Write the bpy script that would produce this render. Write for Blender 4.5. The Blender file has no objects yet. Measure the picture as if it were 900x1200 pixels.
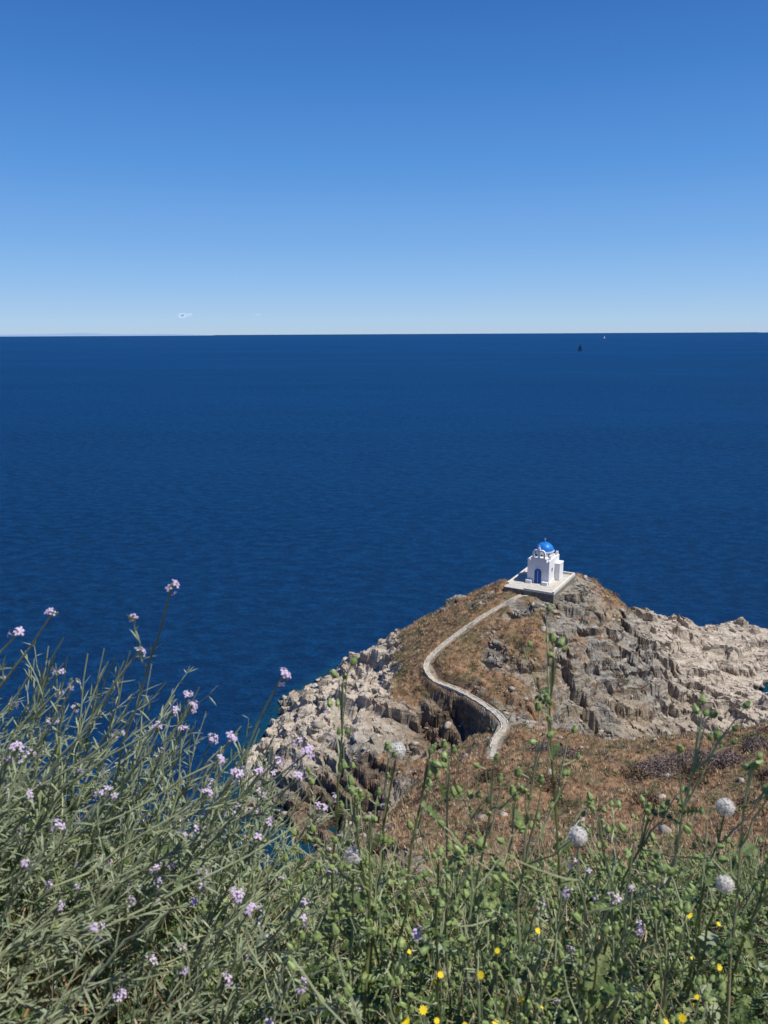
import bpy, math, random
import numpy as np
from mathutils import Vector, Matrix, Quaternion
random.seed(7); rng=np.random.default_rng(7)
S=bpy.context.scene
S.view_settings.view_transform='Standard'; S.view_settings.look='None'; S.view_settings.exposure=0
COL=S.collection
SUN_EL=math.radians(60); SUN_AZ=math.radians(109)   # azimuth clockwise from +Y
sunv=Vector((math.sin(SUN_AZ)*math.cos(SUN_EL),math.cos(SUN_AZ)*math.cos(SUN_EL),math.sin(SUN_EL)))
# ------------------------------------------------------------------ world / light / camera
W=bpy.data.worlds.new("World"); S.world=W; W.use_nodes=True
nt=W.node_tree; bg=nt.nodes['Background']
sky=nt.nodes.new('ShaderNodeTexSky'); sky.sky_type='NISHITA'; sky.sun_disc=False
sky.sun_elevation=SUN_EL; sky.sun_rotation=SUN_AZ; sky.altitude=2500; sky.air_density=1.0; sky.dust_density=0.0; sky.ozone_density=5.0
# clear-air colour by elevation, blended over the physical sky (removes the yellow haze band)
tc=nt.nodes.new('ShaderNodeTexCoord');sp=nt.nodes.new('ShaderNodeSeparateXYZ');nt.links.new(tc.outputs['Generated'],sp.inputs[0])
def lin(r,g,b): return tuple(((c/255+.055)/1.055)**2.4 if c/255>.04045 else c/255/12.92 for c in (r,g,b))
rp=nt.nodes.new('ShaderNodeValToRGB');el=rp.color_ramp.elements
stops=[(0,lin(178,202,226)),(.015,lin(172,204,234)),(.06,lin(145,190,237)),(.11,lin(121,174,233)),(.19,lin(90,152,223)),(.28,lin(67,129,206)),(.36,lin(54,111,189)),(.7,lin(26,76,158)),(1,lin(20,62,142))]
while len(el)<len(stops): el.new(.5)
for i,(p,c) in enumerate(stops): el[i].position=p;el[i].color=(*c,1)
nt.links.new(sp.outputs[2],rp.inputs[0])
vm_=nt.nodes.new('ShaderNodeVectorMath');vm_.operation='SCALE';vm_.inputs['Scale'].default_value=10.0;nt.links.new(rp.outputs[0],vm_.inputs[0])
mxw=nt.nodes.new('ShaderNodeMix');mxw.data_type='RGBA';mxw.inputs[0].default_value=.92
nt.links.new(sky.outputs[0],mxw.inputs[6]);nt.links.new(vm_.outputs[0],mxw.inputs[7]);nt.links.new(mxw.outputs[2],bg.inputs[0]); bg.inputs[1].default_value=0.1
sl=bpy.data.lights.new("sun",'SUN'); sl.energy=5.0; sl.angle=math.radians(.5); sl.color=(1,.96,.89)
so=bpy.data.objects.new("sun",sl); COL.objects.link(so); so.rotation_euler=(-sunv).to_track_quat('-Z','Y').to_euler(); so.location=(30,0,90)
cd=bpy.data.cameras.new("camera"); co=bpy.data.objects.new("camera",cd); COL.objects.link(co); S.camera=co
cd.sensor_fit='VERTICAL'; cd.sensor_height=36; cd.sensor_width=27; cd.lens=27.18
cd.clip_start=.05; cd.clip_end=200000
co.matrix_world=Matrix.Translation((0,0,50))@Matrix.Rotation(math.radians(90-13),4,'X')@Matrix.Rotation(math.radians(-.3),4,'Z')
cd.dof.use_dof=True; cd.dof.focus_distance=9.0; cd.dof.aperture_fstop=9

# ------------------------------------------------------------------ noise
def hsh(ix,iy,seed):
    h=(ix.astype(np.int64)*374761393+iy.astype(np.int64)*668265263+seed*144269504)&0xffffffff
    h=((h^(h>>13))*1274126177)&0xffffffff
    h=h^(h>>16)
    h=(h*668265263)&0xffffffff
    h=h^(h>>15)
    return h/4294967296.0
def vn(x,y,s):
    ix=np.floor(x);iy=np.floor(y);fx=x-ix;fy=y-iy
    fx=fx*fx*(3-2*fx);fy=fy*fy*(3-2*fy)
    a=hsh(ix,iy,s);b=hsh(ix+1,iy,s);c=hsh(ix,iy+1,s);d=hsh(ix+1,iy+1,s)
    return (a+(b-a)*fx)*(1-fy)+(c+(d-c)*fx)*fy
def fbm(x,y,s,o=4):
    r=0;a=.5;t=0
    for i in range(o):
        r=r+a*vn(x*2**i+i*17.3,y*2**i-i*9.1,s+i);t+=a;a*=.5
    return r/t-.5
def cell(x,y,s,tilt=.8):
    ix=np.floor(x);iy=np.floor(y)
    best=np.full(x.shape,9.);sec=np.full(x.shape,9.);h=np.zeros(x.shape)
    for i in(-1,0,1):
        for j in(-1,0,1):
            cx=ix+i;cy=iy+j
            px=cx+hsh(cx,cy,s);py=cy+hsh(cx,cy,s+1)
            dx=x-px;dy=y-py;d=dx*dx+dy*dy
            hh=hsh(cx,cy,s+2)-.5+tilt*(dx*(hsh(cx,cy,s+3)-.5)+dy*(hsh(cx,cy,s+4)-.5))
            nb=d<best
            sec=np.where(nb,best,np.minimum(sec,d))
            h=np.where(nb,hh,h);best=np.where(nb,d,best)
    return h,np.sqrt(sec)-np.sqrt(best)
def ss(a,b,x):
    t=np.clip((x-a)/(b-a),0,1);return t*t*(3-2*t)
# ------------------------------------------------------------------ terrain
PATH=[(10,65.6,11.2),(11,69.5,10.7),(12.4,73,10.5),(11.6,77.3,10.0),(8.9,82.4,9.6),(5.9,85.4,9.7),(5.2,88.3,10.5),(7.6,91.4,11.7),(12.2,94.9,13.6),(17,97.6,15.4),(19.4,99.2,15.9)]
CP=[(22,103.6,16),(18,101,16),(26,104,16),(30.3,109.4,14.7),(34,108.5,12),(45.3,114,7),(57.6,117,4.4),(61,115.8,3.4),(48.6,108.3,4.4),(54.3,108.8,3.2),
(57,103.5,.3),(62,103,.0),(63,93,2),(47.5,97.5,2.6),(52,98.5,.6),(50,92.5,3.8),(54,89,4),(75,95,-3),(38.2,70.2,12),(20.3,66.9,12),(30,68,12),(25,83,4),(35,87,1.8),(45,90,2.6),(18,79.5,7.5),(40,79,4),(50,78,6),
(17.1,105.8,15),(11.5,109.7,10.5),(4,113.7,5),(-1.3,111.6,3),(-6.4,107.7,1.5),(-12.9,97.5,.9),(-15.9,87.1,.8),(-16.3,80.4,.8),
(-7.4,87.4,5),(-2.3,95,6),(1.2,101.2,7),(-11.7,80,4.2),(-4.8,79.3,6),(0,79.5,7.6),(-1.8,74.5,6.3),(-6,76,5.8),(-10.6,73,1.2),(-5,70.5,1.2),(-14.5,73.5,.2),(1.9,52,14),(5.5,64,10.5),
(-25,80,-5),(-22,95,-5),(-18,104,-5),(-12,114,-5),(-4,121,-5),(8,124,-5),(22,128,-5),(38,127,-5),(52,128,-5),(66,126,-5),(72,117,1),(80,112,-5),
(27.1,92.2,11.3),(32.8,92.1,8.3),(20.3,87,11.5),(16.3,80.5,9.3),(20.9,82.4,6.5),(39.9,95.6,4.5),(36.8,101,9),(43,91.8,2.6),
(21,94.7,14.6),(15.6,88.3,12.6),(11,85.2,10.9),(8.5,78.6,6.6),(4.7,81.6,6.2),(1.9,76.6,6.0),(7.8,71.4,8.6),(26,99,14.6),
(28.2,57.5,15),(20.4,55,15),(12.5,50.2,16),(20.9,41.7,20),(32,42,20),(45,45,20),(0,40,19),(5,30,26),(0,20,33),(15,20,34),(-8,20,31),(20,30,27),(40,20,34),
(0,10,41.5),(12,10,42),(-10,10,40.5),(40,0,48),(-15,15,34),(-25,20,22),(-35,0,34),(-42,25,-4),(-30,45,-5),(-20,60,-5),(-18,68,-3),(-10,50,7),(-3,60,6),(-15,35,15),(-20,48,-1),
(60,62,9),(85,50,12),(75,74,-1),(90,20,30),(85,-20,48),(0,-8,52.5),(0,-30,58),(40,-30,58),(-40,-30,48),(95,95,-5),(-45,70,-6),(-45,120,-6)]
CP+= [(p[0],p[1],p[2]) for p in PATH[2:-1:2]]
cp=np.array(CP,float)
def ker(d2): return np.sqrt(d2+4.0)
A=ker(((cp[:,None,:2]-cp[None,:,:2])**2).sum(-1)); n=len(cp)
Pm=np.c_[np.ones(n),cp[:,:2]]
M=np.block([[A,Pm],[Pm.T,np.zeros((3,3))]])
sol=np.linalg.solve(M,np.r_[cp[:,2],0,0,0])
def base_h(x,y):
    sh=x.shape;x=x.ravel();y=y.ravel();out=np.empty(x.size)
    for i in range(0,x.size,50000):
        a=x[i:i+50000];b=y[i:i+50000]
        d=(a[:,None]-cp[None,:,0])**2+(b[:,None]-cp[None,:,1])**2
        out[i:i+50000]=ker(d)@sol[:n]+sol[n]+sol[n+1]*a+sol[n+2]*b
    return out.reshape(sh)
def near_h(x,y):
    z=48.9-.4*np.minimum(y,2.6)-.95*np.maximum(y-2.6,0)
    z=z+.34*ss(-.25,-1.1,x)*ss(3.2,1.8,y)
    return z
def pathdist(x,y):
    best=np.full(x.shape,1e9);hz=np.zeros(x.shape)
    for a,b in zip(PATH[:-1],PATH[1:]):
        dx=b[0]-a[0];dy=b[1]-a[1];L=dx*dx+dy*dy
        t=np.clip(((x-a[0])*dx+(y-a[1])*dy)/L,0,1)
        d=np.hypot(x-a[0]-t*dx,y-a[1]-t*dy)
        hz=np.where(d<best,a[2]+t*(b[2]-a[2]),hz);best=np.minimum(best,d)
    return best,hz
TH=math.radians(-30); PC=(22.1,103.6)
def platloc(x,y):
    dx=x-PC[0];dy=y-PC[1]
    return dx*math.cos(TH)+dy*math.sin(TH), -dx*math.sin(TH)+dy*math.cos(TH)
def height(x,y,full=False):
    z=base_h(x,y)
    r=np.hypot(x,y-1)
    far=ss(6,14,r)
    wob=fbm(x*.12,y*.12,3,3)
    z=z+far*wob*1.6
    nz=fbm(x*.22,y*.22,11,4)
    pen=ss(68,76,y)
    leftslope=ss(-2,5,x+ (y-95)*-.05)*ss(5.0,8.0,z+nz*5)*ss(24,18,x+nz*10)
    leftslope=leftslope*(.78+nz*1.1)
    rightface=.44*ss(16,22,x)*ss(4,7,z)*ss(42,32,x)
    vegp=np.clip(np.maximum(leftslope,rightface)+nz*.9*ss(3,5,z),0,1)
    crag=np.exp(-(((x-6.0)/5.2)**2+((y-80.3)/3.6)**2))*1.3
    vegp=vegp*(1-np.clip(crag,0,1))
    vegn=.88+nz*.95
    vegn=vegn*ss(2,5,x+ (y-50)*.15+4+nz*6)*ss(4,8,z)
    veg=np.clip(vegp*pen+vegn*(1-pen),0,1)*far+(1-far)
    rock=1-ss(.25,.75,veg)
    ang=math.radians(-32);u=x*math.cos(ang)+y*math.sin(ang);v=-x*math.sin(ang)+y*math.cos(ang)
    wx=fbm(x*.3,y*.3,31,4)*3.4;wy=fbm(x*.3,y*.3,37,4)*3.4
    c1,e1=cell((u+wx)/6.5,(v+wy)/2.8,51,.9)
    c2,e2=cell((u+wx)/2.9,(v+wy)/1.3,61,1.1)
    c3,e3=cell((u+wx*.6)/1.1,(v+wy*.6)/.55,71,1.2)
    calm=1-.5*ss(38,48,x)
    disp=(c1*1.6+c2*.6+c3*.22)*calm
    disp=disp-(.5*ss(.16,0,e1)+.18*ss(.12,0,e2))
    disp=disp-np.abs(fbm(x*.16,y*.16,131,4))*2.8*pen+.35*pen
    z2=z+disp*rock*far
    st=1.5; q=(z2+.22*u+.06*v+fbm(x*.12,y*.12,77,3)*3.0)/st; f=q-np.floor(q)
    led=(ss(.5,.95,f)-f)*st
    st2=.45; q=(z2+.22*u+.06*v+fbm(x*.4,y*.4,79,3)*.8)/st2; f=q-np.floor(q)
    led2=(ss(.45,.95,f)-f)*st2
    z2=z2+(led*.95+led2*.8)*rock*far
    z2=z2+far*(1-rock)*(fbm(x*.9,y*.9,91,3)*.5+fbm(x*.3,y*.3,93,2)*.9*(1-pen)+c2*.15)+far*fbm(x*2.6,y*2.6,95,3)*.22
    zn=near_h(x,y)+fbm(x*3,y*3,97,3)*.06
    z2=z2*far+zn*(1-far)
    pdst,ph=pathdist(x,y)
    w=ss(1.3,.5,pdst);z2=z2*(1-w)+(ph-.06)*w
    lx,ly=platloc(x,y)
    w=ss(1.6,.2,np.maximum(np.abs(lx)-3.3,np.abs(ly)-4.9));z2=z2*(1-w)+np.minimum(z2,15.3)*w
    if full:
        return z2,veg*(1-ss(.8,.3,pdst)*.5),far
    return z2
def spaced(segs):
    out=[]
    for a,b,s in segs:
        out+=list(np.arange(a,b,s))
    return np.array(out)
xs=spaced([(-60,-24,1.2),(-24,64,.16),(64,100,.8)])
ys=spaced([(-34,-4,1.5),(-4,0,.4),(0,6,.1),(6,20,.3),(20,40,.3),(40,62,.22),(62,122,.16),(122,136,.8)])
X,Y=np.meshgrid(xs,ys)
Z,VEG,FAR=height(X,Y,True)
jm=(1-ss(.25,.75,VEG))*FAR
Xd=X+jm*(fbm(X*1.3,Y*1.3,101,2)*.4)+jm*fbm(Z*1.6,X*.3,109,2)*.8; Yd=Y+jm*(fbm(X*1.3,Y*1.3,107,2)*.4)-jm*fbm(Z*1.6,Y*.3,113,2)*.9
def gridmesh(name,X,Y,Z):
    ny,nx=X.shape
    me=bpy.data.meshes.new(name)
    co_=np.stack([X,Y,Z],-1).reshape(-1,3).astype(np.float32)
    idx=np.arange(ny*nx).reshape(ny,nx)
    q=np.stack([idx[:-1,:-1],idx[:-1,1:],idx[1:,1:],idx[1:,:-1]],-1).reshape(-1,4).astype(np.int32)
    me.vertices.add(len(co_));me.vertices.foreach_set('co',co_.ravel())
    me.loops.add(q.size);me.loops.foreach_set('vertex_index',q.ravel())
    me.polygons.add(len(q));me.polygons.foreach_set('loop_start',np.arange(0,q.size,4,dtype=np.int32))
    me.update(calc_edges=True)
    ob=bpy.data.objects.new(name,me);COL.objects.link(ob);return ob
def attr(me,name,arr):
    a=me.attributes.new(name,'FLOAT','POINT');a.data.foreach_set('value',arr.ravel().astype(np.float32))
terrain=gridmesh("rocky_headland_terrain",Xd,Yd,Z)
attr(terrain.data,'veg',VEG)
pale=np.clip(ss(34,44,X+fbm(X*.2,Y*.2,5,2)*8)*ss(75,90,Y)+.95*ss(7,-1,X+fbm(X*.3,Y*.3,6,2)*5)*ss(74,79,Y),0,1)
attr(terrain.data,'pale',pale); attr(terrain.data,'near',1-ss(4,9,np.hypot(X,Y-1)))
attr(terrain.data,'rusty_and_shade',np.clip(1.2*np.exp(-(((X-6.5)/5.5)**2+((Y-80)/4.2)**2))+.25*ss(14,8,X)*ss(4,8,X)*ss(70,76,Y)+1.2*ss(75.5,73,Y)*ss(3,-2,X),0,1))  # brown crag rock, plus shade under the left shelf painted as dark tone
terrain.data.polygons.foreach_set('use_smooth',np.zeros(len(terrain.data.polygons),dtype=bool))

# ------------------------------------------------------------------ node helpers
class NT:
    def __init__(s,name):
        s.m=bpy.data.materials.new(name);s.m.use_nodes=True;s.t=s.m.node_tree;s.b=s.t.nodes['Principled BSDF'];s.out=s.t.nodes['Material Output']
    def n(s,t,**k):
        nd=s.t.nodes.new(t)
        for a,b in k.items():setattr(nd,a,b)
        return nd
    def l(s,a,b): s.t.links.new(a,b)
    def coord(s,o='Object'): return s.n('ShaderNodeTexCoord').outputs[o]
    def noise(s,scale,det=5,rough=.6,vec=None,sc=None,rot=None):
        nd=s.n('ShaderNodeTexNoise');nd.inputs['Scale'].default_value=scale;nd.inputs['Detail'].default_value=det;nd.inputs['Roughness'].default_value=rough
        v=vec or s.coord()
        if sc or rot:
            mp=s.n('ShaderNodeMapping')
            if sc:mp.inputs['Scale'].default_value=sc
            if rot:mp.inputs['Rotation'].default_value=rot
            s.l(v,mp.inputs[0]);v=mp.outputs[0]
        s.l(v,nd.inputs['Vector']);return nd.outputs['Fac']
    def ramp(s,f,stops):
        r=s.n('ShaderNodeValToRGB');e=r.color_ramp.elements
        while len(e)<len(stops): e.new(.5)
        for i,(p,c) in enumerate(stops):
            e[i].position=p;e[i].color=(*c,1) if isinstance(c,tuple) else (c,c,c,1)
        s.l(f,r.inputs[0]);return r.outputs[0]
    def mix(s,f,a,b,mode='MIX'):
        m=s.n('ShaderNodeMix',data_type='RGBA',blend_type=mode)
        for v,i in((f,0),(a,6),(b,7)):
            if isinstance(v,(int,float)): m.inputs[i].default_value=v
            elif isinstance(v,tuple): m.inputs[i].default_value=(*v,1)
            else: s.l(v,m.inputs[i])
        return m.outputs[2]
    def math(s,op,a,b=0,c=None):
        m=s.n('ShaderNodeMath',operation=op)
        for i,v in enumerate((a,b)):
            if isinstance(v,(int,float)): m.inputs[i].default_value=v
            else: s.l(v,m.inputs[i])
        return m.outputs[0]
    def attr(s,n): return s.n('ShaderNodeAttribute',attribute_name=n).outputs['Fac']
    def bump(s,h,st=.5,dist=.1,prev=None):
        b=s.n('ShaderNodeBump');b.inputs['Strength'].default_value=st;b.inputs['Distance'].default_value=dist
        s.l(h,b.inputs['Height'])
        if prev:s.l(prev,b.inputs['Normal'])
        return b.outputs[0]
# terrain material
g=NT('headland_rock_and_dry_grass')
big=g.noise(.18,4);med=g.noise(1.1,6,.65);fine=g.noise(6,5,.7)
strat=g.noise(1.0,5,.6,sc=(.25,.9,3.2),rot=(.25,.2,.55))
grey=g.ramp(strat,[(.3,(.095,.088,.075)),(.45,(.24,.225,.195)),(.58,(.355,.335,.29)),(.75,(.49,.46,.40))])
tan=g.ramp(med,[(.3,(.15,.11,.07)),(.5,(.36,.29,.21)),(.68,(.52,.44,.34))])
rockc=g.mix(g.ramp(big,[(.45,0.),(.65,1.)]),grey,tan)
palec=g.ramp(strat,[(.3,(.20,.16,.12)),(.45,(.47,.40,.315)),(.7,(.66,.59,.49))])
rockc=g.mix(g.attr('pale'),rockc,palec)
rust=g.ramp(g.noise(.5,5,.7),[(.57,0.),(.69,.55)])
rockc=g.mix(rust,rockc,(.30,.185,.105))
rockc=g.mix(g.math('MULTIPLY',g.attr('rusty_and_shade'),.8),rockc,g.ramp(med,[(.3,(.04,.028,.018)),(.5,(.15,.10,.062)),(.68,(.31,.225,.145))]))  # dark brown for crag rock and for the painted cove-cliff shade
rockc=g.mix(.6,rockc,g.ramp(fine,[(.32,.45),(.6,1.)]),'MULTIPLY')
vegc=g.ramp(g.noise(.9,6,.7),[(.3,(.10,.075,.04)),(.42,(.21,.135,.075)),(.55,(.32,.20,.115)),(.7,(.44,.32,.205))])
oliv=g.ramp(g.noise(.33,4,.6),[(.48,0.),(.62,.8)])
vegc=g.mix(oliv,vegc,(.125,.12,.06))
vegc=g.mix(.6,vegc,g.ramp(fine,[(.3,.45),(.6,1.)]),'MULTIPLY')
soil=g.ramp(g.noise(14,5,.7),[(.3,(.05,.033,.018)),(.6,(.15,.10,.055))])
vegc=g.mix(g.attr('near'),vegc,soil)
vm=g.math('ADD',g.attr('veg'),g.math('MULTIPLY',g.math('SUBTRACT',med,.5),1.3))
vm=g.ramp(vm,[(.42,0.),(.58,1.)])
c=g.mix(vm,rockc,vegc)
sep=g.n('ShaderNodeSeparateXYZ');g.l(g.coord(),sep.inputs[0])
wet=g.ramp(g.math('ADD',sep.outputs[2],g.math('MULTIPLY',med,.8)),[(.55,1.),(.9,0.)])
c=g.mix(wet,c,(.05,.042,.03))
g.l(c,g.b.inputs['Base Color']);g.b.inputs['Roughness'].default_value=.95;g.b.inputs['Specular IOR Level'].default_value=.15
b1=g.bump(med,.6,.3);b2=g.bump(strat,.6,.25,b1);b2=g.bump(fine,.8,.1,b2);g.l(b2,g.b.inputs['Normal'])
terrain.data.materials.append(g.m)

# ------------------------------------------------------------------ sea
inner_x=np.arange(-60,101,1.0);inner_y=np.arange(30,161,1.0)
o=np.concatenate([np.cumsum(2*1.28**np.arange(40))]);o=o[o<70000]
sx=np.concatenate([-60-o[::-1],inner_x,100+o]);sy=np.concatenate([30-o[o<4000][::-1],inner_y,160+o])
SX,SY=np.meshgrid(sx,sy)
sea=gridmesh("sea_water",SX,SY,np.zeros_like(SX))
inb=(SX>-60)&(SX<100)&(SY>30)&(SY<160)
dep=np.where(inb,base_h(np.clip(SX,-60,100),np.clip(SY,30,160)),-9)
attr(sea.data,'depth',dep)
w=NT('sea_water')
pos=w.n('ShaderNodeNewGeometry').outputs['Position']
patch=w.noise(.0022,6,.65,pos,sc=(.5,1.3,1))
patch2=w.noise(.015,5,.65,pos,sc=(.5,1.2,1),rot=(0,0,.2))
swell=w.noise(.085,5,.6,pos,sc=(.6,1.3,1),rot=(0,0,.5))
rip=w.noise(.34,7,.72,pos,sc=(.75,1.2,1),rot=(0,0,.35))
rip2=w.noise(1.5,4,.65,pos,sc=(.8,1.3,1),rot=(0,0,-.25))
deep=w.mix(w.ramp(patch,[(.38,0.),(.62,1.)]),(.0014,.028,.098),(.0026,.045,.148))
deep=w.mix(w.ramp(patch2,[(.42,.0),(.6,.35)]),deep,(.0009,.021,.078))
deep=w.mix(w.ramp(swell,[(.42,.0),(.6,.3)]),deep,(.0009,.020,.074))
deep=w.mix(w.ramp(rip,[(.44,.0),(.62,.85)]),deep,(.0045,.064,.190))
deep=w.mix(w.ramp(rip2,[(.42,.45),(.55,.0)]),deep,(.0007,.018,.066))
shm=w.math('ADD',w.math('MULTIPLY',w.attr('depth'),.40),.95)
cl=w.n('ShaderNodeClamp');w.l(shm,cl.inputs[0])
colr=w.mix(w.math('MULTIPLY',cl.outputs[0],.6),deep,(.006,.085,.12))
bb=w.bump(swell,.8,2.2);bb=w.bump(rip,1.0,1.6,bb);bb=w.bump(rip2,.9,.4,bb)
df=w.n('ShaderNodeBsdfDiffuse');w.l(colr,df.inputs[0]);w.l(bb,df.inputs['Normal'])
gl=w.n('ShaderNodeBsdfGlossy');gl.inputs['Color'].default_value=(.5,.78,1,1);gl.inputs['Roughness'].default_value=.22;w.l(bb,gl.inputs['Normal'])
fr=w.n('ShaderNodeFresnel');fr.inputs['IOR'].default_value=1.33;w.l(bb,fr.inputs['Normal'])
# a wind-roughened sea never reaches mirror reflectance at grazing angles
ff=w.math('MINIMUM',w.math('MULTIPLY',fr.outputs[0],.5),.12)
mx=w.n('ShaderNodeMixShader');w.l(ff,mx.inputs[0]);w.l(df.outputs[0],mx.inputs[1]);w.l(gl.outputs[0],mx.inputs[2]);w.l(mx.outputs[0],w.out.inputs[0])
sea.data.materials.append(w.m)

# ------------------------------------------------------------------ mesh builder
class MB:
    def __init__(s): s.v=[];s.f=[];s.m=[]
    def add(s,vs,fs,m=0):
        o=len(s.v);s.v.extend([tuple(q) for q in vs]);s.f.extend([tuple(i+o for i in f) for f in fs]);s.m.extend([m]*len(fs))
    def box(s,c,d,m=0,rot=0):
        x,y,z=c;a,b,h=[k/2 for k in d];cs,sn=math.cos(rot),math.sin(rot)
        vs=[(x+i*a*cs-j*b*sn,y+i*a*sn+j*b*cs,z+k*h) for k in(-1,1) for i,j in((-1,-1),(1,-1),(1,1),(-1,1))]
        s.add(vs,[(3,2,1,0),(4,5,6,7),(0,1,5,4),(1,2,6,5),(2,3,7,6),(3,0,4,7)],m)
    def tube(s,pts,r0,r1,m=0,n=4):
        P=[Vector(p) for p in pts];k=len(P);vs=[]
        for i,p in enumerate(P):
            t=(P[min(i+1,k-1)]-P[max(i-1,0)])
            if t.length<1e-9:t=Vector((0,0,1))
            t.normalize();a=t.cross(Vector((.3,.9,.1)));
            if a.length<.1:a=t.cross(Vector((1,0,0)))
            a.normalize();b=t.cross(a);r=r0+(r1-r0)*i/(k-1)
            for j in range(n):
                q=2*math.pi*j/n;vs.append(p+a*(r*math.cos(q))+b*(r*math.sin(q)))
        s.add(vs,[(i*n+j,i*n+(j+1)%n,(i+1)*n+(j+1)%n,(i+1)*n+j) for i in range(k-1) for j in range(n)],m)
    def lathe(s,c,prof,m=0,n=8,ax=None):
        c=Vector(c);ax=(ax or Vector((0,0,1))).normalized();a=ax.orthogonal().normalized();b=ax.cross(a);vs=[]
        for r,h in prof:
            for j in range(n):
                q=2*math.pi*j/n;vs.append(c+ax*h+a*(r*math.cos(q))+b*(r*math.sin(q)))
        k=len(prof);fs=[(i*n+j,i*n+(j+1)%n,(i+1)*n+(j+1)%n,(i+1)*n+j) for i in range(k-1) for j in range(n)]
        fs.append(tuple(range((k-1)*n,k*n)));s.add(vs,fs,m)
    def leaf(s,b,d,L,wd,m=0,droop=.3,roll=None):
        b=Vector(b);d=d.normalized();sd=d.cross(Vector((0,0,1)))
        if sd.length<.05:sd=Vector((1,0,0))
        sd.normalize()
        if roll: sd=Quaternion(d,roll)@sd
        up=sd.cross(d)
        p1=b+d*(L*.35);p2=b+d*(L*.7)+Vector((0,0,-droop*L*.2));p3=b+d*(L*.97)+Vector((0,0,-droop*L*.55))
        s.add([b,p1-sd*wd*.5+up*wd*.12,p1,p1+sd*wd*.5+up*wd*.12,p2-sd*wd*.38+up*wd*.1,p2,p2+sd*wd*.38+up*wd*.1,p3],
              [(0,2,1),(0,3,2),(1,2,5,4),(2,3,6,5),(4,5,7),(5,6,7)],m)
    def lobed(s,b,d,L,wd,m=0,droop=.4,roll=0,k=4):
        b=Vector(b);d=d.normalized();sd=d.cross(Vector((0,0,1)))
        if sd.length<.05:sd=Vector((1,0,0))
        sd.normalize();sd=Quaternion(d,roll)@sd;up=sd.cross(d)
        C=[b+d*(L*i/k)+Vector((0,0,-droop*L*(i/k)**2*.6)) for i in range(k+1)]
        for i in range(k):
            f=.45+.9*math.sin(math.pi*(i+.7)/(k+.6))*.7
            for sg in(-1,1):
                wv=wd*f*random.uniform(.35,.6)*sg
                a=C[i];e=C[i+1];inn=a.lerp(e,.12)+sd*wd*.09*sg;o1=a.lerp(e,.35)+sd*wv+up*abs(wv)*.25-d*L*.03;o2=a.lerp(e,.8)+sd*wv*.75+up*abs(wv)*.2;q=e+sd*wd*.08*sg
                s.add([a,inn,o1,o2,q,e],[(0,1,2,3,4,5)],m)
    def obj(s,name,mats,parent=None,smooth=False):
        me=bpy.data.meshes.new(name);me.from_pydata(s.v,[],s.f)
        for q in mats:me.materials.append(q)
        me.polygons.foreach_set('material_index',np.array(s.m,dtype=np.int32))
        if smooth: me.polygons.foreach_set('use_smooth',np.ones(len(s.f),dtype=bool))
        me.update();ob=bpy.data.objects.new(name,me);COL.objects.link(ob)
        if parent:ob.parent=parent
        return ob
def simple(name,c,rough=.8,var=.25,scale=8,bump=0,bd=.01,transl=0,spec=.3):
    g=NT(name);f=g.noise(scale,4,.65)
    k=tuple(max(0,x*(1-var)) for x in c);k2=tuple(min(1,x*(1+var)) for x in c)
    col=g.ramp(f,[(.3,k),(.7,k2)]);g.l(col,g.b.inputs['Base Color']);g.b.inputs['Roughness'].default_value=rough;g.b.inputs['Specular IOR Level'].default_value=spec
    if bump: g.l(g.bump(f,bump,bd),g.b.inputs['Normal'])
    if transl:
        t=g.n('ShaderNodeBsdfTranslucent');g.l(g.mix(1.0,col,(1.,1.,.6),'MULTIPLY') if c[2]<c[1]*.8 else col,t.inputs[0]);mx=g.n('ShaderNodeMixShader');mx.inputs[0].default_value=transl
        g.l(g.b.outputs[0],mx.inputs[1]);g.l(t.outputs[0],mx.inputs[2]);g.l(mx.outputs[0],g.out.inputs[0])
    return g.m
white=simple('whitewash',(.76,.76,.75),.85,.06,3,.2,.02)
blue=simple('blue_dome_paint',(.01,.19,.58),.4,.12,4)
bluedoor=simple('blue_door_paint',(.01,.09,.36),.5,.1,6)
paving=simple('terrace_paving',(.50,.47,.40),.9,.2,2,.3,.02)
cream=simple('weathered_limewash',(.64,.61,.54),.9,.2,2.5,.3,.03)
stone=simple('dry_stone_wall',(.22,.20,.16),.95,.5,3.5,1,.15)
pathm=simple('path_stone',(.40,.36,.29),.95,.35,2.0,.5,.05)
dark=simple('dark_opening',(.02,.025,.03),.9,.1)
# ------------------------------------------------------------------ chapel
def empty(name,loc,rz=0):
    e=bpy.data.objects.new(name,None);COL.objects.link(e);e.location=loc;e.rotation_euler=(0,0,rz);return e
ch=empty('whitewashed_chapel',(PC[0],PC[1],16.0),TH)
b=MB();b.box((-.2,0,-1.2),(7.0,9.8,2.36),0);b.obj('terrace_retaining_wall',[stone],ch)
b=MB();b.box((-.2,0,.0),(7.06,9.86,.12),0);b.obj('terrace_floor',[paving],ch)
b=MB()
for c,d in (((-3.6,0.6,.2),(.26,8.5,.28)),((3.2,0,.22),(.26,9.7,.32)),((-.2,4.75,.22),(6.53,.26,.32)),((1.1,-4.75,.16),(3.93,.26,.2))): b.box(c,d)
b.obj('terrace_parapet',[cream],ch)
CX,CY=-.15,.9
b=MB();Wd,Ln,Ht=3.1,4.4,3.1
b.box((CX,CY,Ht/2+.05),(Wd,Ln,Ht))
b.box((CX,CY,.2),(Wd+.16,Ln+.16,.34))
for sx_ in(-1,1): b.box((CX+sx_*(Wd/2-.11),CY,Ht+.17),(.22,Ln-.004,.24))
b.box((CX,CY+Ln/2-.11,Ht+.17),(Wd-.45,.22,.24))
b.obj('walls',[white],ch)
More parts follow.
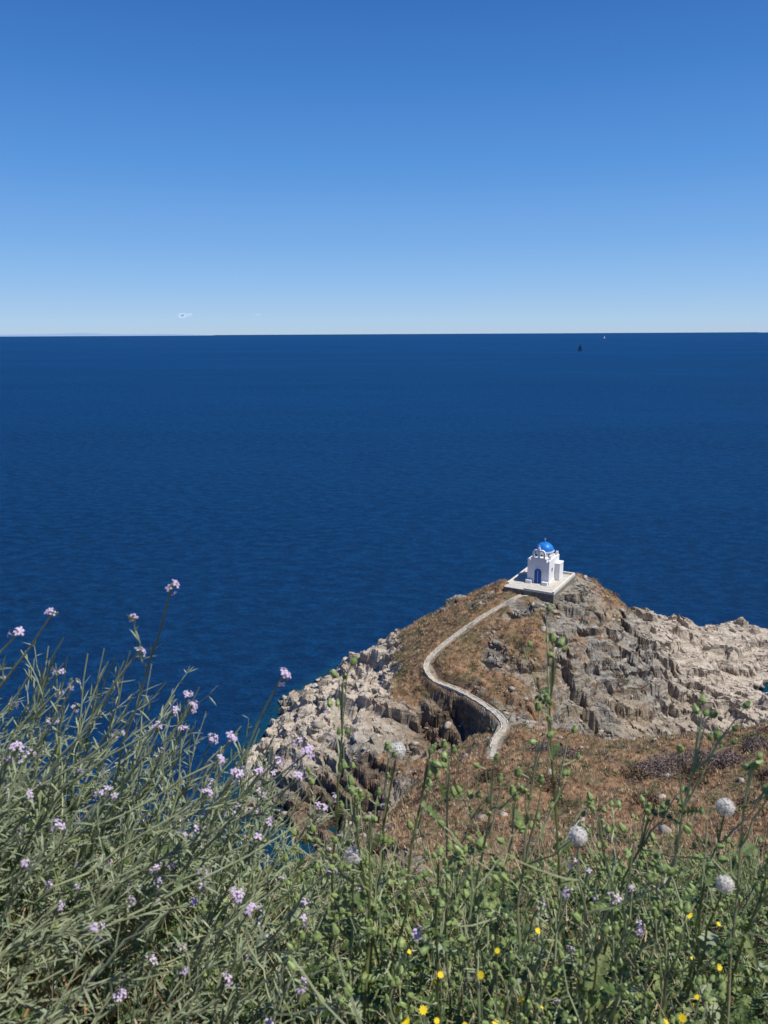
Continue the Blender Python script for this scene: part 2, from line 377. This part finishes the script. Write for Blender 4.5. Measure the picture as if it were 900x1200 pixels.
b=MB();vs=[];n_=12
for yy in(-Ln/2+.3,Ln/2-.25):
    for i in range(n_+1):
        a=math.pi*i/n_;vs.append((CX-math.cos(a)*1.25,CY+yy,Ht+.03+math.sin(a)*.45))
fs=[(i,i+1,n_+2+i,n_+1+i) for i in range(n_)]+[tuple(range(n_,-1,-1)),tuple(range(n_+1,2*n_+2))]
b.add(vs,fs);b.obj('vaulted_roof',[white],ch)
b=MB();b.lathe((CX,CY+.35,Ht),[(1.22,0),(1.22,1.0),(1.32,1.01),(1.32,1.13),(1.2,1.14)],0,24);b.obj('drum',[white],ch)
b=MB();b.lathe((CX,CY+.35,Ht+1.1),[(1.25*math.cos(a),1.15*math.sin(a)) for a in np.linspace(0,math.pi/2*.97,10)],0,28);b.lathe((CX,CY+.35,Ht+2.22),[(.14,0),(.16,.1),(.06,.2)],0,10);b.obj('blue_dome',[blue],ch,True)
b=MB();b.box((CX,CY+.35,Ht+2.6),(.06,.06,.5));b.box((CX,CY+.35,Ht+2.68),(.3,.056,.056));b.obj('dome_cross',[white],ch)
b=MB()
for k in range(6):
    a=k*math.pi/3+.3;b.box((CX+math.cos(a)*1.2,CY+.35+math.sin(a)*1.2,Ht+.55),(.1,.26,.5),0,a)
b.obj('drum_windows',[dark],ch)
b=MB();fy=CY-Ln/2
b.box((CX,fy+.15,Ht+.3),(2.3,.34,.5))
for px in(-.8,0,.8): b.box((CX+px,fy+.15,Ht+.9),(.26,.336,.7))
for px in(-.4,.4):
    n_=8;vs=[]
    for yy in(-.16,.16):
        for i in range(n_+1):
            a=math.pi*i/n_;vs.append((CX+px-.27*math.cos(a),fy+.15+yy,Ht+1.25+.27*math.sin(a)))
            vs.append((CX+px-.5*math.cos(a),fy+.15+yy,Ht+1.25+.48*math.sin(a)))
    k=2*(n_+1);fs=[]
    for i in range(n_):
        q=2*i;fs+=[(q,q+1,q+3,q+2),(k+q,k+q+2,k+q+3,k+q+1),(q+1,k+q+1,k+q+3,q+3),(q,q+2,k+q+2,k+q)]
    b.add(vs,fs)
b.box((CX,fy+.15,Ht+1.85),(.3,.3,.34));b.box((CX,fy+.15,Ht+2.2),(.07,.07,.4));b.box((CX,fy+.15,Ht+2.25),(.26,.064,.064))
b.obj('bell_gable',[white],ch)
b=MB()
for px in(-.4,.4): b.lathe((CX+px,fy+.15,Ht+.85),[(.15,0),(.13,.08),(.09,.2),(.03,.28)],0,10)
b.obj('bells',[simple('bronze',(.12,.09,.04),.5,.2)],ch,True)
def arch(b,cx,y,z0,w,h,th,m):
    n_=10;pr=[(cx-w/2,z0),(cx+w/2,z0)]+[(cx+w/2*math.cos(math.pi*i/n_),z0+h-w/2+w/2*math.sin(math.pi*i/n_)) for i in range(n_+1)]
    k=len(pr);vs=[(p,y,q) for p,q in pr]+[(p,y+th,q) for p,q in pr]
    b.add(vs,[tuple(range(k)),tuple(range(2*k-1,k-1,-1))]+[(i,k+i,k+(i+1)%k,(i+1)%k) for i in range(k)],m)
b=MB();arch(b,CX,fy-.06,.07,1.35,2.35,.1,0);arch(b,CX,fy-.09,.08,1.0,2.1,.06,1);b.box((CX,fy-.1,1.0),(.03,.03,1.85),0)
b.obj('arched_door',[white,bluedoor],ch)
b=MB();b.box((CX+Wd/2+.01,CY-.9,1.9),(.06,.35,.5));b.obj('windows',[bluedoor],ch)
b=MB();b.box((CX+Wd/2+.35,CY+1.2,1.25),(.7,1.7,2.3));b.box((CX+Wd/2+.35,CY+1.2,2.45),(.8,1.8,.12));b.box((CX+Wd/2-.25,CY-1.3,Ht+.55),(.3,.3,.6));b.box((CX+Wd/2-.25,CY+1.9,Ht+.5),(.3,.3,.5));b.obj('side_annex',[white],ch)
b=MB();b.box((CX-1.15,fy-.45,.28),(.8,.45,.44));b.box((CX+1.15,fy-.45,.28),(.8,.45,.44));b.obj('stone_benches',[white],ch)
# ------------------------------------------------------------------ path (continuous flagged ribbon with low kerb)
def catmull(P,per=14):
    P=[Vector(p) for p in P];Q=[P[0]*2-P[1]]+P+[P[-1]*2-P[-2]];out=[]
    for i in range(1,len(Q)-2):
        for k in range(per):
            t=k/per;a,b_,c_,d=Q[i-1],Q[i],Q[i+1],Q[i+2]
            out.append(.5*((2*b_)+(c_-a)*t+(2*a-5*b_+4*c_-d)*t*t+(3*b_-a-3*c_+d)*t**3))
    out.append(P[-1]);return out
cl_=catmull(PATH,16);NP=len(cl_)
hh=height(np.array([p.x for p in cl_]),np.array([p.y for p in cl_]))
hs=np.convolve(np.pad(hh,3,'edge'),np.ones(7)/7,'valid')
nrm=[]
for i in range(NP):
    t=cl_[min(i+1,NP-1)]-cl_[max(i-1,0)];L=math.hypot(t.x,t.y);nrm.append((-t.y/L,t.x/L))
def ribbon(b,i0,i1,off,wd,top,bot,jit=.03):
    vs=[];fs=[]
    for i in range(i0,i1):
        p=cl_[i];nx,ny=nrm[i];o_=off+random.uniform(-jit,jit);hw=wd/2*random.uniform(.8,1.2);z=hs[i]+top+random.uniform(-jit,jit)*.6
        vs+=[(p.x+nx*(o_-hw),p.y+ny*(o_-hw),hs[i]-bot),(p.x+nx*(o_-hw),p.y+ny*(o_-hw),z),(p.x+nx*(o_+hw),p.y+ny*(o_+hw),z),(p.x+nx*(o_+hw),p.y+ny*(o_+hw),hs[i]-bot)]
    k=(i1-i0)
    fs=[(4*i+j,4*i+j+1,4*i+j+5,4*i+j+4) for i in range(k-1) for j in range(3)]+[(0,3,2,1),(4*k-4,4*k-3,4*k-2,4*k-1)]
    b.add(vs,fs)
b=MB();ribbon(b,0,NP,0,.5,.06,.4,.05);b.obj('stone_footpath',[pathm])
b=MB();ribbon(b,8,NP-6,.34,.11,.13,.5,.04);ribbon(b,34,74,-.34,.10,.09,.5,.04);b.obj('path_kerb_wall',[simple('kerb_stone',(.52,.48,.40),.95,.4,2.5,.5,.05)])

# ------------------------------------------------------------------ boulders
def ico(sub):
    import bmesh
    bm=bmesh.new();bmesh.ops.create_icosphere(bm,subdivisions=sub,radius=1);v=np.array([q.co[:] for q in bm.verts]);f=[[a.index for a in q.verts] for q in bm.faces];bm.free();return v,f
iv,iff=ico(1);ifa=np.array(iff)
bx=rng.uniform(-18,62,12000);by=rng.uniform(40,122,12000)
bz,bv,_=height(bx,by,True)
pdv,_=pathdist(bx,by);lx,ly=platloc(bx,by)
ok=(bz>-.3)&((bv<.65)|((by<70)&(rng.random(12000)<.06)))&(pdv>1.3)&~((np.abs(lx)<4.2)&(np.abs(ly)<5.4))
idx=np.where(ok)[0][:1600]
def npobj(name,VV,FF,mats,mi=None):
    V=np.concatenate(VV).astype(np.float32);F=np.concatenate(FF).astype(np.int32);k=F.shape[1]
    me=bpy.data.meshes.new(name);me.vertices.add(len(V));me.vertices.foreach_set('co',V.ravel());me.loops.add(F.size);me.loops.foreach_set('vertex_index',F.ravel());me.polygons.add(len(F));me.polygons.foreach_set('loop_start',np.arange(0,F.size,k,dtype=np.int32))
    for m in mats:me.materials.append(m)
    if mi is not None: me.polygons.foreach_set('material_index',np.concatenate(mi).astype(np.int32))
    me.update(calc_edges=True);ob=bpy.data.objects.new(name,me);COL.objects.link(ob);return ob
VV=[];FF=[];o=0
for i in idx:
    r=.13+.42*rng.random()**4
    if by[i]<70: r=.15+.35*rng.random()
    sc=np.array([1.3,.9,.6])*r*rng.uniform(.7,1.3,3);p=iv*(1+rng.uniform(-.28,.28,(len(iv),1)))*sc
    q=Quaternion((rng.normal(0,.25),rng.normal(0,.25),1),rng.uniform(0,6.3)).to_matrix();p=p@np.array(q).T+np.array([bx[i],by[i],bz[i]+r*.05])
    VV.append(p);FF.append(ifa+o);o+=len(iv)
npobj('boulders',VV,FF,[simple('boulder_rock',(.36,.32,.26),.95,.45,1.2,.6,.08)])
# ------------------------------------------------------------------ dry grass tufts + cushion shrubs on slopes
gm=[simple('dry_grass_rust',(.36,.22,.13),.9,.35,3),simple('dry_grass_straw',(.50,.385,.25),.9,.3,3),simple('scrub_olive',(.15,.155,.075),.9,.3,3),simple('scrub_brown',(.16,.11,.07),.9,.3,3),simple('thyme_cushion_mauve_grey',(.19,.15,.14),.9,.3,3)]
N=80000
tx=rng.uniform(-14,60,N);ty=rng.uniform(8,118,N)
tz,tv,_=height(tx,ty,True);pdv,_=pathdist(tx,ty);lx,ly=platloc(tx,ty)
ok=(tz>2.5)&(tv>.48)&(pdv>.72)&~((np.abs(lx)<3.9)&(np.abs(ly)<5.1))
idx=np.where(ok)[0][:24000]
VV=[];FF=[];MI=[];o=0
sel=fbm(tx*.25,ty*.25,201,3)
for i in idx:
    k=8;a=rng.uniform(0,6.283,k);r=rng.uniform(.03,.22,k);h=rng.uniform(.10,.32,k)
    bxx=tx[i]+r*np.cos(a);byy=ty[i]+r*np.sin(a);wv=rng.uniform(.02,.05,k)
    t=np.stack([bxx+r*1.1*np.cos(a),byy+r*1.1*np.sin(a),tz[i]+h],-1)
    p1=np.stack([bxx-wv*np.sin(a),byy+wv*np.cos(a),np.full(k,tz[i]-.08)],-1);p2=np.stack([bxx+wv*np.sin(a),byy-wv*np.cos(a),np.full(k,tz[i]-.08)],-1)
    VV.append(np.stack([p1,p2,t],1).reshape(-1,3));FF.append(np.arange(3*k).reshape(k,3)+o);o+=3*k
    q=rng.random()+sel[i]*2.4
    MI.append(np.full(k,0 if q<.4 else 1 if q<.65 else 3 if q<.82 else 2))
npobj('dry_grass',VV,FF,gm,MI)
def shrub(cx,cy,cz,R,H,mi,VV,FF,MI,o,k):
    d=rng.normal(0,1,(k,3));d[:,2]=np.abs(d[:,2]);d/=np.linalg.norm(d,axis=1)[:,None]
    rr=rng.uniform(.6,1.05,k)[:,None]*(1+.22*np.sin(d[:,:1]*5+cx)*np.cos(d[:,1:2]*4+cy))
    c=d*rr*np.array([R,R,H])+np.array([cx,cy,cz]);s=min(R*.13,.085)
    e=rng.normal(0,1,(k,3,3))*s*.75
    VV.append((c[:,None,:]+e).reshape(-1,3));FF.append(np.arange(3*k).reshape(k,3)+o);MI.append(np.full(k,mi));return o+3*k
VV=[];FF=[];MI=[];o=0
cand=np.where((tz>3)&(tv>.25)&(pdv>1.6)&~((np.abs(lx)<4.7)&(np.abs(ly)<6)))[0][-1500:]
for i in cand:
    R=.18+.55*rng.random()**2.0; mi=int(rng.choice([2,3,0,4],p=[.42,.3,.08,.2]))
    o=shrub(tx[i],ty[i],tz[i]-.05,R,R*.65,mi,VV,FF,MI,o,int(50+R*170))
big_=[(22.2,57.5,1.8,4),(24.2,58.3,2.3,4),(26.6,58,2.1,4),(28.6,57.6,1.5,4),(20.6,57,1.3,3),(25.6,56.2,1.5,3),(14.5,63.5,1.5,4),(16,62,1.1,4),(30,54,1.2,3),(19,50,1.1,3),(33,62,1.5,2),(13,55,1.2,3),(9,58,1.0,3),(32,60,1.3,4)]
for k in range(60): big_.append((rng.uniform(4,30),rng.uniform(14,48),rng.uniform(.4,1.0),int(rng.choice([2,2,3,4]))))
for (x_,y_,R,mi) in big_:
    zz=float(height(np.array([x_]),np.array([y_]))[0]);o=shrub(x_,y_,zz-.1,R,R*.62,mi,VV,FF,MI,o,int(1100*R))
npobj('cushion_shrubs',VV,FF,gm,MI)

# ------------------------------------------------------------------ foreground plants
gxs=np.linspace(-4,4,161);gys=np.linspace(.3,8,155);GX,GY=np.meshgrid(gxs,gys);GZ=height(GX,GY)
def gh(x,y):
    i=min(max(int((x+4)/.05),0),160);j=min(max(int((y-.3)/.05),0),154);return GZ[j,i]
FM=[simple('stem_pale_green',(.38,.42,.24),.6,.2,20,transl=.15),
    simple('leaf_grey_green',(.32,.37,.23),.65,.3,25,transl=.25),
    simple('leaf_green',(.11,.17,.055),.5,.35,25,transl=.3),
    simple('leaf_yellow_green',(.25,.30,.11),.55,.3,25,transl=.3),
    simple('straw',(.50,.40,.24),.8,.3,25,transl=.15),
    simple('dry_brown',(.28,.16,.08),.85,.35,25),
    simple('petal_lilac',(.74,.60,.78),.6,.12,40,transl=.3),
    simple('petal_yellow',(.85,.66,.02),.5,.1,40,transl=.2),
    simple('seed_fluff',(.86,.84,.80),.9,.05,60,transl=.35),
    simple('bud_green',(.22,.29,.10),.5,.3,40),
    simple('leaf_dark',(.045,.08,.027),.55,.3,25,transl=.25)]
def rv(s=1): return Vector((random.gauss(0,s),random.gauss(0,s),random.gauss(0,s)))
def curve(a,b,bow,n=8,wig=.006):
    a=Vector(a);b=Vector(b);m=a.lerp(b,.5)+Vector(bow);out=[]
    for i in range(n+1):
        t=i/n;p=a*(1-t)**2+m*2*t*(1-t)+b*t*t
        if 0<i<n:p=p+rv(wig)
        out.append(p)
    return out
def flower(b,c,nrm,r,m=6):
    nrm=nrm.normalized();a=nrm.orthogonal().normalized();a=Quaternion(nrm,random.uniform(0,6))@a
    for k in range(4):
        d=Quaternion(nrm,k*math.pi/2)@a;s=nrm.cross(d);c=Vector(c)
        b.add([c,c+d*r*.5+s*r*.3+nrm*r*.15,c+d*r*1.0+s*r*.3,c+d*r*1.05-s*r*.3,c+d*r*.5-s*r*.3+nrm*r*.15],[(0,1,2,3,4)],m)
def head(b,c,d,n,k_=1.0):
    for k in range(n):
        o=(rv(.6)+d*.7).normalized();p=Vector(c)+o*random.uniform(.005,.016)*k_;b.tube([Vector(c)-d*.008,p],.0008,.0008,0,3)
        flower(b,p,o+d*.3,random.uniform(.0045,.008))
    for k in range(3): b.lathe(Vector(c)+rv(.004)+d*.004,[(.001,0),(.0024,.003),(.001,.007)],9,5,d)
def stock(b,root,tip,fl=True,leafy=1.0,bowk=1.0):
    r=Vector(root);t=Vector(tip);L=(t-r).length
    bow=Vector((-(t.x-r.x)*.05,random.uniform(-.05,.05),-.03*L+random.uniform(-.06,.05)))*bowk
    P=curve(r,t,bow,12,.005);b.tube(P,.0036,.0018,random.choice([0,0,1]))
    for i in range(1,12):
        for k in range(int(random.uniform(2,5)*leafy)):
            p=P[i].lerp(P[i-1],random.random());tg=(P[min(i+1,12)]-P[i-1]).normalized()
            d=(tg*random.uniform(.5,1.3)+rv(.42)).normalized()
            if i<9: b.leaf(p,d,random.uniform(.03,.075)*(1.2-i*.05),random.uniform(.004,.010),random.choice([1,1,1,3,2]),random.uniform(0,.5),random.uniform(-1,1))
            else: b.leaf(p,d,random.uniform(.02,.05),.003,random.choice([0,1]),0)
    for k in range(random.randint(2,4)):
        i=random.randint(4,10);p=P[i];d=((P[i+1]-P[i]).normalized()+rv(.33)).normalized();l=random.uniform(.06,.18)
        e=p+d*l;Q=curve(p,e,rv(.01),5,.002);b.tube(Q,.002,.0012,0,3)
        for j in range(9):
            q=Q[random.randint(1,5)];b.leaf(q,(d+rv(.5)).normalized(),random.uniform(.015,.05),.004,1,.2)
        if fl and random.random()<.5: head(b,e,d,random.randint(1,5))
    if fl: head(b,t,(P[-1]-P[-2]).normalized(),random.randint(3,8))
def bud(b,c,d,s=1.0,m=9):
    s*=.0058
    b.lathe(Vector(c),[(s*.5,-s*.4),(s*1.0,s*.3),(s*.95,s*1.1),(s*.55,s*2.0),(s*.42,s*2.5)],m,7,d)
    for k in range(4): b.leaf(Vector(c),(rv(.6)-d*.1).normalized(),s*1.8,s*.35,m,0)
def puff(b,c,R=.0165):
    c=Vector(c);b.lathe(c-Vector((0,0,R*.25)),[(R*.1,0),(R*.22,R*.12),(R*.22,R*.3),(R*.1,R*.42)],4,7)
    for k in range(1100):
        d=rv(1).normalized()
        if d.z<-.8: continue
        a=d.orthogonal().normalized();a=Quaternion(d,random.uniform(0,6))@a;rr=R*random.uniform(.55,1.04)
        e=c+d*rr;b.add([c+d*R*.25+a*.0001,e+a*.0006,e-a*.0006],[(0,1,2)],8)
        s=d.cross(a);b.add([e+s*.0016,e-s*.0008+a*.0013,e-s*.0008-a*.0013],[(0,1,2)],8)
def thistle(b,root,tip,top='bud',br=4,leaves=8):
    r=Vector(root);t=Vector(tip);P=curve(r,t,(random.uniform(-.05,.05),random.uniform(-.03,.05),.02),10,.004);b.tube(P,.0038,.0018,random.choice([0,0,3]),5)
    d=(P[-1]-P[-2]).normalized()
    if top=='puff': puff(b,t+d*.01)
    elif top=='bud':
        for k in range(random.randint(2,4)):
            e=t+(d*.8+rv(.6))*.022;b.tube([P[-2],t.lerp(e,.5),e],.0013,.001,0,3);bud(b,e,(e-t).normalized(),random.uniform(.8,1.25))
    for k in range(br):
        i=random.randint(4,9);p=P[i];dd=((P[i]-P[i-1]).normalized()*.9+rv(.42)+Vector((0,0,.2))).normalized();l=random.uniform(.06,.2);e=p+dd*l
        Q=curve(p,e,(0,0,-.015),5,.002);b.tube(Q,.0022,.0012,0,4);b.lobed(p,(dd+rv(.3)).normalized(),random.uniform(.03,.06),.018,random.choice([2,3]),.5,random.uniform(-1,1))
        for j in range(random.randint(1,3)):
            e2=e+(dd+rv(.7)).normalized()*.02;b.tube([e,e2],.001,.001,0,3);bud(b,e2,dd,random.uniform(.7,1.2))
        if random.random()<.5:
            q=Q[3];e2=q+(dd+rv(.6)).normalized()*.04;b.tube([q,e2],.001,.001,0,3);bud(b,e2,dd,.8)
    for k in range(leaves):
        i=int(8*random.random()**1.6);p=P[i].lerp(P[i+1],random.random());a=random.uniform(0,6.28);dd=Vector((math.cos(a),math.sin(a),random.uniform(.1,.9)))
        b.lobed(p,dd,random.uniform(.04,.1)*(1.3-.07*i),random.uniform(.02,.04),random.choice([2,2,3,10,1]),random.uniform(.3,1.2),random.uniform(-.6,.6),5)
# --- wild stock bush, left
b=MB()
tips=[(-.386,1.333,49.553),(-.603,1.323,49.507),(-.185,1.297,49.396),(-.448,1.307,49.437),(-.564,1.294,49.384),(-.664,1.315,49.474),(-.386,1.282,49.331),(-.35,1.29,49.34),(-.487,1.273,49.294),(-.278,1.272,49.286),(-.162,1.256,49.218),(-.15,1.27,49.21),(-.324,1.249,49.188),(-.232,1.23,49.106),(-.51,1.249,49.188),(-.1,1.218,49.053),(-.464,1.206,49.0),(-.3,1.26,49.25),(-.24,1.3,49.2),(-.2,1.27,49.24),(-.12,1.24,49.16),(-.32,1.01,49.04),(-.14,1.27,49.26),(-.27,1.26,49.22)]
for t in tips:
    rx=t[0]-random.uniform(.35,.75);ry=t[1]+random.uniform(-.1,.25);stock(b,(rx,ry,gh(rx,ry)+.05),t,True,.9)
for k in range(380):
    x=-.05-1.25*random.random()**.8;y=random.uniform(1.0,2.0)
    top=48.96+.34*min(1,max(0,(-x-.12)/.55))
    z=top-random.random()**1.5*.5-(y-1.3)*.15
    if z<gh(x,y)+.08: z=gh(x,y)+.1
    rx=x-random.uniform(.1,.5);ry=y+random.uniform(-.15,.15);stock(b,(rx,ry,gh(rx,ry)-.01),(x,y,z),random.random()<.15,1.5)
b.obj('wild_stock_bush',FM)
b=MB()
for t in [(.33,1.2,49.02),(.41,1.2,49.0),(.36,1.3,49.0),(.05,1.1,49.02),(.46,1.25,48.98)]:
    rx=t[0]-random.uniform(.05,.2);ry=t[1]+.05;stock(b,(rx,ry,gh(rx,ry)-.01),t,True,.5)
b.obj('wild_stock_seedlings',FM)
# --- sow thistles
b=MB()
for t in [(.02,1.266,49.255),(.324,1.144,49.165),(-.059,1.224,49.072),(.615,1.243,49.153),(.612,1.212,49.017)]:
    rx=t[0]+random.uniform(-.08,.1);ry=t[1]+random.uniform(0,.15);thistle(b,(rx,ry,gh(rx,ry)-.01),t,'puff',3,5)
for t in [(.306,1.305,49.429),(.572,1.277,49.309),(-.077,1.294,49.384),(.193,1.258,49.226),(.077,1.263,49.249),(.386,1.239,49.143),(.448,1.225,49.1),(.664,1.26,49.23),(-.03,1.239,49.143),(.232,1.239,49.16),(.28,1.27,49.28),(.5,1.3,49.1),(.15,1.2,49.08),(.09,1.15,49.12),(.35,1.1,49.02),(.2,1.05,48.98),(-.15,1.1,48.97),(.02,1.05,49.0),(.52,1.15,48.98),(.68,1.2,49.05),(-.05,1.2,49.2),(.12,1.3,49.2)]:
    rx=t[0]+random.uniform(-.1,.14);ry=t[1]+random.uniform(-.05,.15);thistle(b,(rx,ry,gh(rx,ry)-.01),t,'bud',random.randint(4,7),5)
for k in range(105):
    y=random.uniform(.95,2.3);x=random.uniform(-.35-.1*y,.35+.5*y);h=random.uniform(.2,.46)*(1 if y<1.8 else .7);rx=x+random.uniform(-.1,.1);ry=y+random.uniform(-.1,.1);thistle(b,(rx,ry,gh(rx,ry)-.01),(x,y,gh(x,y)+h),'bud',random.randint(2,5),9)
b.obj('sow_thistle_plants',FM)
# --- low leafy herbs, grass, dry stalks, yellow flowers
b=MB()
for k in range(1700):
    y=.85+2.5*random.random()**1.6;x=random.uniform(-.62*y-.3,.62*y+.3);z=gh(x,y)
    dry=(x<-.3 and y<1.35 and random.random()<.65)
    ty_=random.random();H=random.uniform(.06,.26)*(1 if y<1.7 else .7)
    for j in range(random.randint(7,13)):
        a=random.uniform(0,6.28);d=Vector((math.cos(a),math.sin(a),random.uniform(.2,1.8)));p=Vector((x,y,z+random.uniform(0,H)))+Vector((math.cos(a),math.sin(a),0))*random.uniform(0,.05)
        if dry: b.leaf(p,d,random.uniform(.05,.14),.005,random.choice([4,5,5]),.6,random.uniform(-1,1))
        elif ty_<.5: b.lobed(p,d,random.uniform(.03,.085),random.uniform(.012,.032),random.choice([2,2,10,3,2]),random.uniform(.2,1),random.uniform(-.8,.8),5)
        elif ty_<.8: b.leaf(p,d,random.uniform(.03,.07),random.uniform(.006,.016),random.choice([2,3,2,10]),.5,random.uniform(-1,1))
        else: b.leaf(p,d,random.uniform(.08,.22),.004,random.choice([3,0,2,4]),.5,random.uniform(-1,1))
    if not dry and ty_<.7: b.tube([(x,y,z),(x+.01,y,z+H)],.002,.0012,0,3)
b.obj('low_herb_foliage',FM)
b=MB()
for k in range(1500):
    y=.9+2.7*random.random();x=random.uniform(-.6*y-.2,.6*y+.2);z=gh(x,y);h=random.uniform(.12,.42)*(1 if y<1.9 else .75);l=Vector((random.gauss(0,.12),random.gauss(0,.12),h))
    P=curve((x,y,z),Vector((x,y,z))+l,(l.x*-.3,l.y*-.3,h*.15),5,.001);m=random.choice([4,4,4,0,5]);b.tube(P,.0014,.0005,m,3)
    if random.random()<.35:
        for j in range(7): b.leaf(P[-1]-Vector(l)*.03*j,(l.normalized()+rv(.35)),.015,.003,4,0)
b.obj('wild_grass',FM)
b=MB()
yf=[(.03,1.02,48.93),(.06,1.05,48.92),(.11,1.0,48.90),(.13,1.06,48.88),(.16,1.1,48.94),(.09,1.08,48.96),(.02,1.1,48.87),(.5,1.08,48.87),(.53,1.07,48.86),(.56,1.1,48.88),(.48,1.1,48.84),(.19,1.12,48.97),(.64,1.4,48.8),(.68,1.35,48.82),(.3,1.3,48.85)]
for k in range(30):
    yy=random.uniform(1.0,1.5);xx=random.uniform(-.05,.25) if k%2 else random.uniform(.1,.75);yf.append((xx,yy,gh(xx,yy)+random.uniform(.22,.4)))
for (x,y,z) in yf:
    g0=gh(x,y);b.tube(curve((x+.02,y+.03,g0),(x,y,z),(0,0,0),4,.002),.0014,.001,0,3)
    nr=Vector((random.gauss(0,.5),-.5+random.gauss(0,.4),1)).normalized();r=random.uniform(.005,.0085)
    for q in range(9):
        a=nr.orthogonal().normalized();d=Quaternion(nr,q*.698)@a;s=nr.cross(d);c=Vector((x,y,z))
        b.add([c,c+d*r*.6+s*r*.25,c+d*r+nr*r*.1,c+d*r*.6-s*r*.25],[(0,1,2,3)],7)
b.obj('yellow_wildflowers',FM)
# ------------------------------------------------------------------ sailboats
def sailboat(name,loc,s,hm,sm,rz):
    e=empty(name,loc,rz)
    b=MB();secs=[(-5,1.0,.1),(-3,1.5,-.1),(0,1.8,-.2),(3,1.2,-.1),(5.5,.08,.2)];vs=[]
    for x,w_,k in secs: vs+=[(x*s,-w_*s,1.3*s),(x*s,-w_*.7*s,.1*s),(x*s,0,(-.4+k)*s),(x*s,w_*.7*s,.1*s),(x*s,w_*s,1.3*s)]
    fs=[(i*5+j,i*5+j+1,(i+1)*5+j+1,(i+1)*5+j) for i in range(4) for j in range(4)]+[(i*5+4,i*5,(i+1)*5,(i+1)*5+4) for i in range(4)]+[(0,1,2,3,4)]
    b.add(vs,fs);b.box((-.5*s,0,1.6*s),(3.5*s,1.6*s,.6*s));b.obj('hull',[hm],e)
    b=MB();b.tube([(.8*s,0,1*s),(.8*s,0,15*s)],.12*s,.07*s,0,6);b.tube([(.8*s,0,2.6*s),(-4.2*s,.3*s,2.6*s)],.1*s,.1*s,0,6);b.obj('mast_and_boom',[hm],e)
    b=MB();b.add([(.7*s,0,2.8*s),(-4.2*s,.4*s,2.9*s),(-1.6*s,.5*s,8.5*s),(.7*s,0,14.6*s)],[(0,1,2,3)]);b.add([(1*s,0,13*s),(5.4*s,0,1.7*s),(1.6*s,.6*s,2.2*s)],[(0,1,2)]);b.obj('sails',[sm],e)
navy=simple('dark_hull',(.015,.02,.03),.4,.1);nsail=simple('dark_sail',(.012,.018,.03),.8,.1);wsail=simple('white_sail',(.6,.62,.64),.8,.05)
sailboat('sailboat',(555,2230,0),1.3,navy,nsail,.25)
sailboat('sailboat',(1830,6550,0),1.7,simple('white_hull',(.6,.6,.6),.4,.05),wsail,.6)
# ------------------------------------------------------------------ distant island + clouds
b=MB();hz=simple('hazy_far_coast',(.24,.34,.48),1,.05,.001)  # aerial haze is painted into the coast's base colour
def isl(x0,x1,y,h):
    n_=60;vs=[];
    for i in range(n_+1):
        t=i/n_;hh_=h*math.sin(math.pi*t)**.6*(.55+.45*vn(np.array([t*7.]),np.array([h]),5)[0]);x=x0+(x1-x0)*t
        vs+=[(x,y-900,-5),(x,y,hh_),(x,y+900,-5)]
    b.add(vs,[(i*3+j,i*3+3+j,i*3+4+j,i*3+1+j) for i in range(n_) for j in(0,1)])
isl(-24000,-8500,40000,150);isl(20000,28000,42000,240);b.obj('distant_island',[hz],None,True)
cg=NT('thin_cloud');cg.b.inputs['Base Color'].default_value=(.95,.95,.95,1);cg.b.inputs['Roughness'].default_value=1
tl=cg.n('ShaderNodeBsdfTranslucent');tl.inputs[0].default_value=(.95,.95,.95,1);ad=cg.n('ShaderNodeAddShader');cg.l(cg.b.outputs[0],ad.inputs[0]);cg.l(tl.outputs[0],ad.inputs[1])
tr=cg.n('ShaderNodeBsdfTransparent');mx=cg.n('ShaderNodeMixShader');lw=cg.n('ShaderNodeLayerWeight');lw.inputs[0].default_value=.5
cg.l(cg.ramp(lw.outputs['Facing'],[(0,.89),(.8,1.)]),mx.inputs[0]);cg.l(ad.outputs[0],mx.inputs[1]);cg.l(tr.outputs[0],mx.inputs[2]);cg.l(mx.outputs[0],cg.out.inputs[0])
iv2,if2=ico(3);
def cloud(cx,cy,cz,s):
    VV=[];FF=[];o=0
    for k in range(7):
        VV.append(iv2*np.array([120,90,55])*s*rng.uniform(.5,1.1)+np.array([cx+rng.normal(0,90)*s,cy+rng.normal(0,60)*s,cz+rng.normal(0,26)*s]));FF.append(np.array(if2)+o);o+=len(iv2)
    ob=npobj('cloud',VV,FF,[cg.m]);ob.data.polygons.foreach_set('use_smooth',np.ones(len(ob.data.polygons),dtype=bool))
cloud(-4990,20000,500,1.0);cloud(-3150,20000,520,.35)
print('TERR',X.shape)
